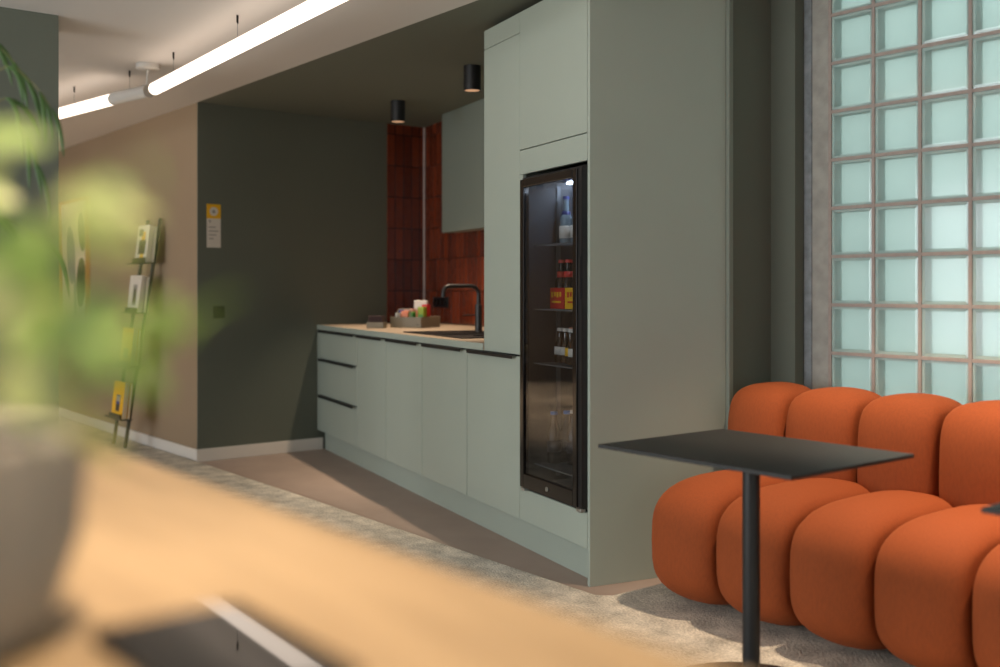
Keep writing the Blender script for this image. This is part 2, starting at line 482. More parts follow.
obj('end_filler', prism(BM(), [(-wd - .0005, .0), (-wd - .0005, .6), (-3.953 - .14 + 3.0005 + .004, .6), (-3.953 + 3.0005 + .004, .0)], Z0, ZT), M['sage'], t)
pl = kthing('kitchen_plinth', 'sage plinth board running along the floor under the cabinets', 'plinth', 0, 0, 0)
obj('plinth_board', prism(BM(), [(-.021, .055), (-3.94, .055), (-3.944, .075), (-.021, .075)], .001, Z0 - .002), M['sage'], pl)
wkt = kthing('worktop', 'long beige kitchen worktop with sage edge, holding the black sink', 'worktop', 0, 0, 0)
obj('worktop_slab', prism(BM(), [(-1.008, -.004), (-1.008, .912), (-3.953 - .2334 * .912 + .006, .912), (-3.953 + .006, -.004)], .876, .91), M['worktop'], wkt, bevel=.001)
obj('edge_band', box(BM(), -3.945, -1.008, -.0062, -.0042, .876, .9098), M['sage'], wkt)
# tall unit round the fridge
th = kthing('fridge_cabinet', 'tall sage cabinet built around the glass door fridge', 'cabinet', 0, 0, 0)
obj('side_panel', box(BM(), -.019, 0, 0, .655, 0, 2.405), M['sage'], th, bevel=.001)
obj('inner_panel', box(BM(), -.6205, -.606, .02, .65, Z0, 2.40), M['sage_dark'], th)
obj('back_panel', box(BM(), -.606, -.019, .635, .65, Z0, 2.40), M['sage_dark'], th)
obj('upper_body', box(BM(), -.6055, -.0195, .021, .634, 1.785, 2.40), M['carcass'], th)
front('upper_door', th, .0225, .6205, 1.789, 2.402)
front('filler_panel', th, .0225, .6205, 1.678, 1.785)
obj('deck', box(BM(), -.6055, -.0195, .02, .634, .27, .287), M['sage_dark'], th)
front('stile', th, .592, .6205, .288, 1.677)
front('lower_panel', th, .0225, .6205, Z0, .287)
tc2 = kthing('tall_cabinet', 'narrow tall sage cabinet standing on the worktop, left of the fridge', 'cabinet', 0, 0, 0)
obj('body', box(BM(), -1.0055, -.6225, .021, .655, .8765, 2.40), M['sage'], tc2)
front('door', tc2, .6225, 1.0055, .8765, 2.310)
front('top_panel', tc2, .6225, 1.0055, 2.3125, 2.402)
wc = kthing('wall_cabinet', 'grey green cabinet box on the tiled wall, up to the ceiling', 'cabinet', 0, 0, 0)
obj('body', box(BM(), -3.508, -1.10, .80, .913, 1.577, H - .002), M['sage_dark'], wc, bevel=.002)

# sink, tap, outlet
sk = kthing('sink', 'black inset sink in the worktop below the tap', 'sink', 1.9, .33, .91)
b = BM()
for x0, x1, y0, y1 in ((-.48, .42, -.24, -.20), (-.48, .42, .12, .24), (-.48, -.44, -.20, .12), (.38, .42, -.20, .12), (-.05, -.02, -.20, .12)):
    box(b, x0, x1, y0, y1, .0005, .006)
obj('rim', b, M['black'], sk, bevel=.001)
obj('drainer', box(BM(), -.44, -.05, -.20, .12, .0005, .0025), M['black'], sk)
obj('bowl', box(BM(), -.02, .38, -.20, .12, .0004, .0015), M['black'], sk)
obj('plug', lathe(BM(), [(0, 0), (.03, 0), (.03, .004), (0, .005)], (.18, -.04, .0015)), M['bronze'], sk, smooth='auto')
tp = kthing('tap', 'matte black kitchen tap with a square bent spout', 'tap', 2.12, .469, .916)
obj('tap_body', lathe(BM(), [(0, 0), (.027, 0), (.027, .006), (.021, .008), (.021, .16), (.016, .163), (0, .163)]), M['black'], tp, smooth='auto')
pts = [(0, 0, .16)] + arc((0, 0, .272), (0, 0, 1), (0, -1, 0), .05) + arc((0, -.225, .272), (0, -1, 0), (0, 0, -1), .04) + [(0, -.225, .205)]
obj('spout', tube(BM(), pts, .0125, 14), M['black'], tp, smooth='auto')
obj('lever', tube(BM(), [(0, -.018, .10), (0, -.10, .10)], .0045, 10), M['black'], tp, smooth='auto')
ol = kthing('wall_socket', 'black four gang socket on the rust tiles behind the tap', 'socket', 3.80, .915, 1.07)
obj('plate', box(BM(), -.150, .150, -.012, -.0005, -.04, .04), M['black'], ol, bevel=.003)
for x in (-.108, -.036, .036, .108):
    obj('socket_well', lathe(BM(), [(0, 0), (.026, 0), (.026, .002), (.021, .002), (.020, .0005), (0, .0005)]), M['black_gloss'], ol).matrix_local = Matrix.Translation((x, -.012, 0)) @ Matrix.Rotation(math.pi / 2, 4, 'X')

# tray with tea packets, napkin box
TRR = math.radians(26.6)
tr = thing('tray', 'grey wooden tray full of tea packets on the worktop', 'tray', K(3.15, .46, .9105), TRR)
b = BM(); box(b, -.118, .118, -.135, .135, 0, .006)
for x0, x1, y0, y1 in ((-.118, .118, -.135, -.127), (-.118, .118, .127, .135), (-.118, -.110, -.127, .127), (.110, .118, -.127, .127)): box(b, x0, x1, y0, y1, .006, .072)
obj('tray_box', b, M['boxgrey'], tr, bevel=.0015)
obj('badge', box(BM(), .085, .10, -.1362, -.1352, .02, .025), M['ink'], tr)
b = tube(BM(), [(-.06, -.131, .07), (-.06, -.131, .10)] + arc((-.06, -.131, .125), (0, 0, 1), (1, 0, 0), .015, 4) + arc((.035, -.131, .125), (1, 0, 0), (0, 0, -1), .015, 4) + [(.035, -.131, .07)], .004, 8)
obj('carry_handle', b, M['boxgrey'], tr, smooth='auto')
def packet(x, y, wx, dy, h, m, band, label, tilt=0):
    q = Matrix.Rotation(TRR, 3, 'Z') @ Vector((x, y, 0)); c0 = K(3.15, .46, .917)
    t = thing('tea_packet', label, 'packet', c0 + q, TRR, 'tea packets in the grey tray')
    t.rotation_euler = (tilt, 0, TRR + random.uniform(-.10, .10))
    b = BM(); box(b, -wx / 2, wx / 2, -dy / 2, dy / 2, 0, h)
    o = obj('pouch', b, M[m], t, bevel=.004)
    obj('print_band', box(BM(), -wx / 2 * .8, wx / 2 * .8, -dy / 2 - .0012, -dy / 2 - .0002, h * .35, h * .62), M[band], t)
packet(.083, -.055, .046, .045, .132, 'lime', 'greenpk', 'lime green packet at the right end of the tray')
packet(.080, .005, .046, .045, .148, 'red', 'yellow', 'red topped packet behind the lime one in the tray')
packet(.010, .060, .10, .02, .175, 'paper', 'pink', 'white paper packet standing tallest in the tray')
packet(.028, -.09, .032, .04, .098, 'greenpk', 'paper', 'small green packet in the middle of the tray')
packet(-.022, -.09, .055, .045, .105, 'salmon', 'paper', 'salmon packet in the tray beside the small green one')
packet(-.03, -.025, .07, .045, .118, 'pink', 'salmon', 'pale pink packet behind the salmon one in the tray')
packet(-.075, -.09, .034, .04, .092, 'paper', 'greenpk', 'white and green packet near the left end of the tray')
packet(-.083, -.03, .034, .045, .112, 'navy', 'paper', 'navy packet at the left end of the tray, behind a white one')
nb = thing('napkin_box', 'grey box of dark maroon napkins on the worktop, left of the tray', 'box', K(3.12, .175, .9105), math.radians(46))
b = BM(); box(b, -.056, .056, -.06, .06, 0, .005)
for x0, x1, y0, y1 in ((-.056, .056, -.06, -.055), (-.056, .056, .055, .06), (-.056, -.051, -.055, .055), (.051, .056, -.055, .055)): box(b, x0, x1, y0, y1, .005, .04)
obj('holder', b, M['boxgrey'], nb, bevel=.001)
b = BM()
for i in range(9): box(b, -.048 + random.uniform(-.002, .002), .048 + random.uniform(-.003, .003), -.052, .052, .006 + i * .0085, .013 + i * .0085)
obj('napkins', b, M['maroon'], nb, bevel=.002)

# ------------------------------------------------------------------ glass door fridge
FZ0, FZ1 = .303, 1.66
fr = kthing('drinks_fridge', 'built-in drinks fridge with a dark framed glass door', 'fridge', 0, 0, 0)
b = BM(); fx0, fx1 = -.590, -.030
for a_ in ((fx0, fx0 + .012, .002, .60, FZ0, FZ1), (fx1 - .012, fx1, .002, .60, FZ0, FZ1), (fx0 + .012, fx1 - .012, .588, .60, FZ0, FZ1), (fx0 + .012, fx1 - .012, .002, .588, FZ0, FZ0 + .012), (fx0 + .012, fx1 - .012, .002, .588, FZ1 - .012, FZ1)):
    box(b, *a_)
obj('liner', b, M['liner'], fr)
obj('led_strip', box(BM(), fx0 + .04, fx1 - .04, .20, .26, FZ1 - .022, FZ1 - .0125), M['led'], fr)
for sx in (fx0 + .0122, fx1 - .0182):
    for yy in (.16, .45):
        b = BM(); box(b, sx, sx + .003, yy, yy + .022, FZ0 + .03, FZ1 - .03)
        z = FZ0 + .06
        while z < FZ1 - .06:
            box(b, sx + .003, sx + .006, yy + .002, yy + .020, z, z + .04); z += .058
        obj('shelf_rail', b, M['wire'], fr)
SH = [1.365, 1.083, .845, .40]
for z in SH:
    b = BM(); box(b, fx0 + .02, fx1 - .02, .045, .050, z - .006, z - .0005); box(b, fx0 + .02, fx1 - .02, .55, .557, z - .010, z - .0005)
    for i in range(22):
        x = fx0 + .026 + i * (fx1 - fx0 - .052) / 21
        box(b, x - .001, x + .001, .05, .553, z - .003, z - .0005)
    obj('wire_shelf', b, M['wire'], fr)
# door
dr = bpy.data.objects.new('door', None); COL.objects.link(dr); dr.parent = fr
DX0, DX1, DZ0, DZ1, DO0, DO1 = -.556, -.052, FZ0 + .002, FZ1 - .012, -.032, -.002
b = BM(); fw = .032
box(b, DX0, DX0 + fw, DO0, DO1, DZ0, DZ1); box(b, DX1 - fw, DX1, DO0, DO1, DZ0, DZ1)
box(b, DX0 + fw, DX1 - fw, DO0, DO1, DZ0, DZ0 + .062); box(b, DX0 + fw, DX1 - fw, DO0, DO1, DZ1 - .034, DZ1)
obj('door_frame', b, M['bronze'], dr, bevel=.003)
obj('glass', box(BM(), DX0 + fw, DX1 - fw, -.024, -.020, DZ0 + .062, DZ1 - .034), M['fridge_glass'], dr)
obj('edge_strip', box(BM(), DX1 + .0002, -.0235, DO0 + .008, DO1, DZ0, FZ1 - .0105), M['black'], dr)
obj('surround', box(box(box(BM(), -.585, -.5565, -.004, .0015, FZ0, FZ1), -.5565, -.026, -.004, .0015, FZ1 - .010, FZ1), -.0225, -.0205, -.02, .0015, FZ0, FZ1), M['black'], fr)
obj('finger_grip', box(BM(), DX1 + .006, DX1 + .022, DO0 + .004, DO0 + .0078, 1.13, 1.30), M['black'], dr, bevel=.0005)
lk = obj('lock', lathe(BM(), [(0, 0), (.010, 0), (.010, .004), (.006, .006), (0, .006)]), M['chrome'], dr, smooth='auto')
lk.matrix_local = Matrix.Translation((-.30, DO0, DZ0 + .030)) @ Matrix.Rotation(math.pi / 2, 4, 'X')
obj('hinge', box(BM(), -.065, -.026, -.028, -.003, DZ0 - .018, DZ0 - .001), M['chrome'], fr, bevel=.004)
obj('hinge', box(BM(), DX0 + .002, DX0 + .03, -.028, -.003, DZ0 - .018, DZ0 - .001), M['chrome'], fr, bevel=.004)
b = BM(); box(b, -.588, -.03, .0, .02, FZ0 - .013, FZ0 - .0005)
obj('vent_sill', b, M['black'], fr)

def bottle(s, o, z, prof, m, label, cat_group, lab_m, lz, cap_m, neck=None):
    t = kthing('bottle', label, 'bottle', s, o, z, cat_group)
    obj('glass', lathe(BM(), prof, seg=18), M[m], t, smooth=True)
    r = max(p[0] for p in prof) + .0008
    obj('paper_label', lathe(BM(), [(r, lz[0]), (r, lz[1])], seg=18), M[lab_m], t, smooth=True, solid=.0005)
    top = prof[-1][1]; rc = prof[-2][0] + .002
    obj('cap', lathe(BM(), [(0, top + .002), (rc, top + .002), (rc + .001, top - .012), (rc - .001, top - .012)], seg=18), M[cap_m], t, smooth='auto')
    if neck: obj('neck_label', lathe(BM(), [(neck[0], neck[1]), (neck[0] * .9, neck[2])], seg=18), M[neck[3]], t, smooth=True, solid=.0005)
    return t
def prof(r, h, nr, sh):
    return [(0, 0), (r * .92, 0), (r, .004), (r, sh * h), (r * .8, (sh + .07) * h), (nr * 1.15, (sh + .18) * h), (nr, h * .9), (nr * 1.15, h * .97), (nr, h), (0, h)]
WHERE = {0: 'front', 1: 'second', 2: 'third'}
for i, (s, o) in enumerate(((.53, .185), (.53, .255), (.53, .325), (.455, .20), (.455, .27))):
    bottle(s, o, SH[0], prof(.030, .215, .012, .52), 'clear_bottle', 'pale bottle with white label on the top fridge shelf', 'pale bottles on the top fridge shelf', 'paper', (.03, .085), 'navy', (.021, .128, .15, 'navy'))
for i, (s, o) in enumerate(((.545, .17), (.545, .236), (.482, .17), (.482, .236), (.405, .17))):
    bottle(s, o, SH[1], prof(.029, .215, .012, .55), 'dark_glass', 'dark bottle with red labels in a carton on the second fridge shelf', 'red labelled bottles on the second fridge shelf', 'red', (.03, .085), 'red', (.021, .135, .165, 'red'))
def carton(s, m, pm, label):
    t = kthing('bottle_carton', label, 'carton', s, .130, SH[1], 'bottle cartons in the fridge')
    b = BM(); box(b, -.070, .070, 0, .002, .0, .092); box(b, -.070, -.068, .002, .14, 0, .092); box(b, .068, .070, .002, .14, 0, .092)
    obj('sleeve', b, M[m], t)
    b = BM()
    for k in range(4): box(b, -.05 + k * .025, -.034 + k * .025, -.0012, -.0002, .05 + .004 * (k % 2), .074)
    box(b, -.045, .04, -.0012, -.0002, .026, .034)
    obj('print', b, M[pm], t)
carton(.515, 'red', 'yellow', 'red bottle carton with yellow print on the second fridge shelf')
carton(.37, 'yellow', 'red', 'yellow bottle carton with red print on the second fridge shelf')
for i, (s, o) in enumerate(((.545, .165), (.545, .225), (.485, .16), (.485, .22), (.42, .15), (.42, .21), (.355, .13), (.29, .12))):
    bottle(s, o, SH[2], prof(.027, .15, .013, .5), 'brown_glass', 'small brown bottle with pale label on the third fridge shelf', 'small brown bottles on the third fridge shelf', ('paper', 'yellow', 'paper')[i % 3], (.035, .07), ('paper', 'salmon')[i % 2])
for i, (s, o) in enumerate(((.54, .13), (.54, .195))):
    bottle(s, o, SH[3], prof(.030, .225, .014, .6), 'dark_glass', 'dark bottle with blue cap on the lowest fridge shelf', 'blue capped bottles on the lowest fridge shelf', 'liner', (.05, .10), 'blue')
bottle(.47, .19, SH[3], prof(.030, .235, .014, .6), 'dark_glass', 'dark bottle with white cap on the lowest fridge shelf', None, 'liner', (.05, .10), 'paper')

# ------------------------------------------------------------------ lamps on the ceiling
def spot(parent, power, color, size=120, z=-.02):
    l = bpy.data.lights.new('lamp_light', 'SPOT'); l.energy = power; l.color = color; l.spot_size = math.radians(size); l.spot_blend = .8; l.shadow_soft_size = .03
    o = bpy.data.objects.new('lamp_light', l); COL.objects.link(o); o.parent = parent; o.location = (0, 0, z)
dl = thing('downlight', 'black cylinder downlight on the niche ceiling above the tray end', 'ceiling lamp', K(3.13, .327, H), KROT, 'black cylinder downlights')
obj('housing', lathe(BM(), [(0, -.0005), (.049, -.0005), (.049, -.14), (.044, -.14), (.042, -.105), (0, -.105)], seg=32), M['black'], dl, smooth='auto')
obj('reflector', lathe(BM(), [(.0425, -.138), (.036, -.112), (0, -.108)], seg=32), M['lamp_glow'], dl, smooth=True)
WARM = (1.0, .76, .54)
dl2 = dup(dl, K(1.89, .327, H), None, 'black cylinder downlight on the niche ceiling beside the tall cabinet')
spot(dl, 105, WARM, 72, -.15); spot(dl2, 105, WARM, 72, -.15)
for i, p in enumerate(((-2.0, 3.24), (-1.0, 3.24))):
    d = dup(dl, (p[0], p[1], H), 0, ('assumed unseen downlight over the end of the sofa', 'assumed unseen downlight over the middle of the sofa')[i]); spot(d, 66, WARM, 68, -.15)  # assumed lamps out of view, casting the scalloped floor shadow before the sofa
for i, p in enumerate(((-1.25, .12), (-.35, .12))):
    d = dup(dl, (p[0], p[1], H), 0, ('added unseen downlight warming the far end of the oak table', 'added unseen downlight warming the near end of the oak table')[i]); spot(d, 7, (1.0, .78, .56), 120, -.15)  # added lamps, out of view, that light the oak table warmly
for i, p in enumerate(((-7.6, 1.1), (-9.2, 1.1), (-10.6, 1.1))):
    d = dup(dl, (p[0], p[1], H), 0, 'added unseen downlight over the hall, %s from the green pillar' % ('first', 'second', 'third')[i]); spot(d, 120, (1.0, .66, .40), 72, -.15)  # added out of view; floor bounce warms the hall ceiling and walls

ZTUBE = 2.29
def tube_lamp(name, label, p0, p1, hooks):
    t = thing(name, label, 'pendant lamp', (p0[0], p0[1], ZTUBE), 0, 'tube pendant lamps')
    d = Vector((p1[0] - p0[0], p1[1] - p0[1], 0)); L = d.length; d.normalize()
    obj('diffuser', tube(BM(), [(0, 0, 0), tuple(d * L)], .034, 24), M['tube'], t, smooth='auto')
    for a_, b_ in ((-.010, .0), (L, L + .010)):
        obj('end_cap', tube(BM(), [tuple(d * a_), tuple(d * b_)], .0345, 24), M['white_metal'], t, smooth='auto')
    for h in hooks:
        q = d * h
        wv = obj('suspension_wire', tube(BM(), [(q.x, q.y, .033), (q.x, q.y, .112)], .0012, 6), M['wire'], t)
        obj('ceiling_hook', tube(BM(), [(q.x, q.y, .1435), (q.x, q.y, .112), (q.x + .008, q.y, .106)], [.006, .005, .003], 8), M['bronze'], wv)
    return t
tube_lamp('tube_pendant', 'long lit white tube lamp crossing the ceiling above the table', (-5.845, 2.168), (-2.30, 1.945), (.33, 1.26, 2.6))
tube_lamp('tube_pendant', 'lit white tube lamp running behind the dark green pillar', (-6.32, 2.095), (-8.3, 1.83), (.52, 1.5))
jn = thing('lamp_connector', 'grey round connector between the two tube lamps, on a ceiling rose', 'pendant lamp', (-5.90, 2.15, H), 0)
obj('ceiling_rose', lathe(BM(), [(0, -.0005), (.066, -.0005), (.066, -.026), (.060, -.030), (0, -.030)], seg=32), M['white_metal'], jn, smooth='auto')
obj('rod', tube(BM(), [(0, 0, -.03), (-.06, .015, -.115)], .006, 10), M['white_metal'], jn, smooth='auto')
obj('connector', tube(BM(), [(-.035, .018, -.144), (-.405, -.053, -.144)], .037, 24), M['white_metal'], jn, smooth='auto')

wv = obj('suspension_wire', tube(BM(), [(-.24, -.02, -.108), (-.24, -.02, -.032)], .0012, 6), M['wire'], jn)
obj('ceiling_hook', tube(BM(), [(-.24, -.02, -.0005), (-.24, -.02, -.032), (-.232, -.02, -.038)], [.006, .005, .003], 8), M['bronze'], wv)
# ------------------------------------------------------------------ sofa
def profile(yc, zc, a, b, n, N=40, lean=0):
    out = []
    for i in range(N):
        t = 2 * math.pi * i / N; c, s = math.cos(t), math.sin(t)
        y = yc + a * math.copysign(abs(c) ** (2 / n), c); z = zc + b * math.copysign(abs(s) ** (2 / n), s)
        out.append(Vector((y + lean * (z - zc), z)))
    return out
def cushion(bm, prof, hw, R, n=2.3, K_=9):
    N = len(prof); nor = []
    for i in range(N):
        tg = (prof[(i + 1) % N] - prof[i - 1]).normalized(); nor.append(Vector((tg.y, -tg.x)))
    rings = []
    for k in range(-K_, K_ + 1):
        t = math.sin(k / K_ * math.pi / 2); f = (1 - abs(t) ** n) ** (1 / n); d = R * (1 - f)
        rings.append([bm.verts.new((hw * t, p.x - q.x * d, p.y - q.y * d)) for p, q in zip(prof, nor)])
    c = sum(prof, Vector((0, 0))) / N
    ends = []
    for e, sg in ((0, -1), (-1, 1)):                       # softly domed ends
        base = rings[e]; out = []
        for fr_, dx in ((.75, .004), (.45, .007), (.15, .008)):
            out.append([bm.verts.new((hw * sg + dx * sg, c.x + (v.co.y - c.x) * fr_, c.y + (v.co.z - c.y) * fr_)) for v in base])
        ends.append(out)
    allr = list(reversed(ends[0])) + rings + ends[1]
    for a, b in zip(allr, allr[1:]):
        for i in range(N):
            j = (i + 1) % N; bm.faces.new((a[i], a[j], b[j], b[i]))
    bm.faces.new(allr[0]); bm.faces.new(list(reversed(allr[-1])))
    return bm
sf = thing('sofa', 'orange wool sofa of fat rounded channels below the glass block wall', 'sofa', (-2.735, 2.83, .008))
PW = .305
seat_me = back_me = None
for i in range(7):
    x = PW / 2 + PW * i
    if seat_me is None:
        so = obj('seat_cushion', cushion(BM(), profile(.37, .238, .37, .236, 3.1), PW / 2 - .008, .065), M['fabric'], sf, smooth=True); seat_me = so
        bo = obj('back_cushion', cushion(BM(), profile(.745, .54, .185, .24, 3.3, lean=.03), PW / 2 - .008, .065), M['fabric'], sf, smooth=True); back_me = bo
    else:
        so = seat_me.copy(); COL.objects.link(so); so.parent = sf
        bo = back_me.copy(); COL.objects.link(bo); bo.parent = sf
    so.location = (x, 0, 0); bo.location = (x - .129 + .0115 * (i - .5) + (.018 if i == 0 else 0), 0, 0); bo.scale.x = .93 if i == 0 else 1.035

# ------------------------------------------------------------------ bistro tables
ct = thing('cafe_table', 'black rectangular cafe table with a single post in front of the sofa', 'table', (-1.903, 2.412, .008), 0, 'black cafe tables')
obj('table_top', box(BM(), -.336, .336, -.275, .275, .700, .711), M['laminate'], ct, bevel=.002)
obj('top_plate', box(BM(), -.12, .12, -.12, .12, .693, .6998), M['black'], ct, bevel=.002)
obj('post', lathe(BM(), [(0, .012), (.0245, .012), (.0245, .6928), (0, .6928)], seg=28), M['black'], ct, smooth='auto')
obj('base_plate', lathe(BM(), [(0, 0), (.295, 0), (.295, .006), (.288, .010), (.03, .012), (0, .012)], seg=56), M['black'], ct, smooth='auto')
dup(ct, (-1.903 + 1.14, 2.412, .008), 0, 'second black cafe table, mostly cut off by the right edge')

# ------------------------------------------------------------------ oak high table, phone
ht = thing('high_table', 'blurred oak high table filling the near left of the picture', 'table', (-.95, .02, 0))
obj('table_top', box(BM(), -.95, 1.05, -.445, .445, .922, .96), M['oak'], ht, bevel=.004)
for x in (-.88, .98):
    for y in (-.36, .36):
        obj('leg', box(BM(), x - .03, x + .03, y - .03, y + .03, .008, .9215), M['black'], ht, bevel=.003)
ph = thing('phone', 'glossy black phone lying on the oak table, mirroring the tube lamp', 'phone', (-.565, .247, .9605))
obj('case', box(BM(), -.078, .078, -.047, .047, 0, .0078), M['black'], ph, bevel=.003)
obj('screen', box(BM(), -.075, .075, -.044, .044, .0079, .0086), M['black_gloss'], ph)

# ------------------------------------------------------------------ plants
def blade(bm, p, d, L, W, droop, n=7, fold=.25, shape=1.0, face=None):
    p, d = Vector(p), Vector(d).normalized(); up = Vector((0, 0, 1)); rows = []
    step = L / n
    for i in range(n + 1):
        t = i / n
        s = d.cross(face if face else up)
        s = s.normalized() if s.length > 1e-3 else Vector((1, 0, 0))
        nn = s.cross(d).normalized()
        ww = W * (math.sin(math.pi * min(1, max(0.02, t ** shape))) ** .8) / 2 + .0004
        rows.append([bm.verts.new(p - s * ww + nn * ww * fold), bm.verts.new(p), bm.verts.new(p + s * ww + nn * ww * fold)])
        p = p + d * step; d = (d + Vector((0, 0, -droop / n))).normalized()
    for a, b in zip(rows, rows[1:]):
        bm.faces.new((a[0], a[1], b[1], b[0])); bm.faces.new((a[1], a[2], b[2], b[1]))
    return bm
PX, PY = -.715, .105
pp = thing('potted_plant', 'blurred green leafy plant in a grey pot on the oak table', 'plant', (PX, PY, .9605))
obj('pot', lathe(BM(), [(0, 0), (.078, 0), (.090, .01), (.107, .06), (.111, .120), (.106, .124), (.101, .120), (.100, .100), (0, .100)], seg=40), M['pot'], pp, smooth='auto')
obj('soil', lathe(BM(), [(0, .110), (.06, .108), (.0985, .104), (.0985, .1005), (0, .1005)], seg=32), M['soil'], pp, smooth=True)
# (leaf cluster centre in world, pale?, leaf size, how many leaves)
CL = [((-0.472, 0.113, 1.232), 1, 0.03, 2),
      ((-0.455, 0.134, 1.212), 1, 0.03, 4),
      ((-0.442, 0.15, 1.221), 0, 0.02, 2),
      ((-0.453, 0.137, 1.19), 1, 0.022, 2),
      ((-0.445, 0.147, 1.161), 0, 0.034, 4),
      ((-0.435, 0.159, 1.147), 0, 0.034, 4),
      ((-0.432, 0.163, 1.17), 0, 0.024, 2),
      ((-0.46, 0.16, 1.144), 0, 0.03, 2),
      ((-0.464, 0.123, 1.17), 1, 0.032, 3),
      ((-0.515, 0.122, 1.16), 1, 0.04, 2),
      ((-0.471, 0.114, 1.127), 1, 0.038, 4),
      ((-0.498, 0.112, 1.191), 0, 0.04, 2),
      ((-0.611, 0.114, 1.227), 0, 0.07, 4),
      ((-0.674, 0.115, 1.164), 0, 0.07, 4),
      ((-0.803, 0.114, 1.216), 1, 0.08, 4),
      ((-0.761, 0.086, 1.145), 0, 0.08, 4)]
for (c, pale, sz, nl) in CL:
    c = Vector(c) - Vector((PX, PY, .9605)); a = Vector((random.uniform(-.025, .025), random.uniform(-.025, .025), .103))
    mid = a.lerp(c, .5) + Vector((0, 0, .045))
    pts = [a * (1 - t) ** 2 + mid * 2 * t * (1 - t) + c * t * t for t in [i / 8 for i in range(9)]]
    obj('stem', tube(BM(), pts, [.0022 - .0012 * i / 8 for i in range(9)], 7), M['stem'], pp, smooth=True)
    base = math.atan2(c.y, c.x)
    for k in range(nl):
        fc = Vector((random.uniform(-.5, 1), random.uniform(-1, .5), random.uniform(.1, .9))).normalized()
        an = random.uniform(0, 6.28)
        e1 = fc.orthogonal().normalized(); e2 = fc.cross(e1)
        dd = e1 * math.cos(an) + e2 * math.sin(an) + Vector((0, 0, -.5))
        obj('leaf', blade(BM(), c + Vector([random.uniform(-.012, .012) for _ in range(3)]), dd, sz * random.uniform(.85, 1.15), sz * .55, random.uniform(.2, .8), 7, .2, .8, fc), M['leaf_pale' if pale else 'leaf'], pp, smooth=True, solid=.0006, sub=1)

BX, BY = -2.95, .42
bp_ = thing('bamboo_plant', 'bamboo like plant with thin drooping leaves before the green pillar', 'plant', (BX, BY, .008))
obj('planter', lathe(BM(), [(0, 0), (.13, 0), (.15, .02), (.18, .34), (.17, .345), (.165, .30), (0, .30)], seg=36), M['pot'], bp_, smooth='auto')
obj('soil', lathe(BM(), [(0, .31), (.16, .305), (.16, .301), (0, .301)], seg=28), M['soil'], bp_, smooth=True)
BR = [((-2.90, .53), 1.50, [(-2.80, .65, 1.705), (-2.755, .71, 1.682), (-2.722, .752, 1.615)]),
      ((-2.90, .53), 1.42, [(-2.80, .65, 1.63), (-2.772, .69, 1.585), (-2.742, .727, 1.475)]),
      ((-2.91, .50), 1.20, [(-2.74, .58, 1.345), (-2.68, .645, 1.335), (-2.615, .722, 1.275)]),
      ((-2.99, .46), 1.55, [(-2.95, .62, 1.80), (-2.90, .68, 1.78), (-2.87, .74, 1.70)]),
      ((-3.00, .40), 1.40, [(-3.05, .30, 1.72), (-3.08, .22, 1.68), (-3.1, .15, 1.58)]),
      ((-2.93, .40), 1.30, [(-2.80, .35, 1.55), (-2.74, .30, 1.52), (-2.70, .26, 1.42)])]
canes = {}
for (cx, cy), zb, pts in BR:
    if (cx, cy) not in canes:
        canes[(cx, cy)] = 1
        obj('cane', tube(BM(), [(.4 * (cx - BX), .4 * (cy - BY), .30), (.7 * (cx - BX), .7 * (cy - BY), 1.0), (cx - BX, cy - BY, zb + .12)], [.009, .008, .004], 10), M['stem'], bp_, smooth=True)
    P_ = [Vector((cx - BX, cy - BY, zb))] + [Vector((x - BX, y - BY, z - .008)) for x, y, z in pts]
    # smooth twig through the points
    tw = []
    for i in range(len(P_) - 1):
        p0, p1, p2, p3 = P_[max(i - 1, 0)], P_[i], P_[i + 1], P_[min(i + 2, len(P_) - 1)]
        for q in range(5):
            t = q / 5
            tw.append(.5 * ((2 * p1) + (p2 - p0) * t + (2 * p0 - 5 * p1 + 4 * p2 - p3) * t * t + (3 * p1 - p0 - 3 * p2 + p3) * t ** 3))
    tw.append(P_[-1])
    obj('twig', tube(BM(), tw, [.0022 - .0014 * i / (len(tw) - 1) for i in range(len(tw))], 7), M['stem'], bp_, smooth=True)
    for i in range(6, len(tw), 3):
        dd = (tw[i] - tw[i - 1]).normalized()
        for sg in (-1, 1):
            if sg > 0 and i % 2: continue
            side = dd.cross(Vector((0, 0, 1))).normalized() * sg
            obj('leaf', blade(BM(), tw[i], dd * .55 + side * .35 + Vector((0, 0, -.35)), random.uniform(.11, .16), .0105, random.uniform(1.8, 2.8), 8, .15, .7, Vector((.8, -.5, .3))), M['palm_leaf'], bp_, smooth=True, solid=.0006)

# ------------------------------------------------------------------ notice, switch, poster
nt_ = thing('notice', 'yellow topped white notice with a round mark on the dark green wall', 'notice', (-6.8895, 2.964, 1.60))
obj('sheet', box(BM(), .0, .0015, -.050, .050, -.147, .051), M['paper'], nt_)
obj('yellow_header', box(BM(), .0, .0019, -.050, .050, .051, .149), M['yellow'], nt_)
b = BM(); lathe(b, [(0, 0), (.030, 0), (.030, .0006), (0, .0006)], seg=32); bmesh.ops.rotate(b, verts=b.verts, cent=(0, 0, 0), matrix=Matrix.Rotation(math.pi / 2, 3, 'Y')); bmesh.ops.translate(b, verts=b.verts, vec=(.002, 0, .099))
obj('round_mark', b, M['paper'], nt_)
b = BM(); lathe(b, [(0, 0), (.012, 0), (.012, .0004), (0, .0004)], seg=24); bmesh.ops.rotate(b, verts=b.verts, cent=(0, 0, 0), matrix=Matrix.Rotation(math.pi / 2, 3, 'Y')); bmesh.ops.translate(b, verts=b.verts, vec=(.0027, 0, .099))
obj('pictogram', b, M['greyink'], nt_)
b = BM()
box(b, .0015, .002, -.036, -.020, .030, .040); box(b, .0015, .002, -.031, -.025, .018, .030)
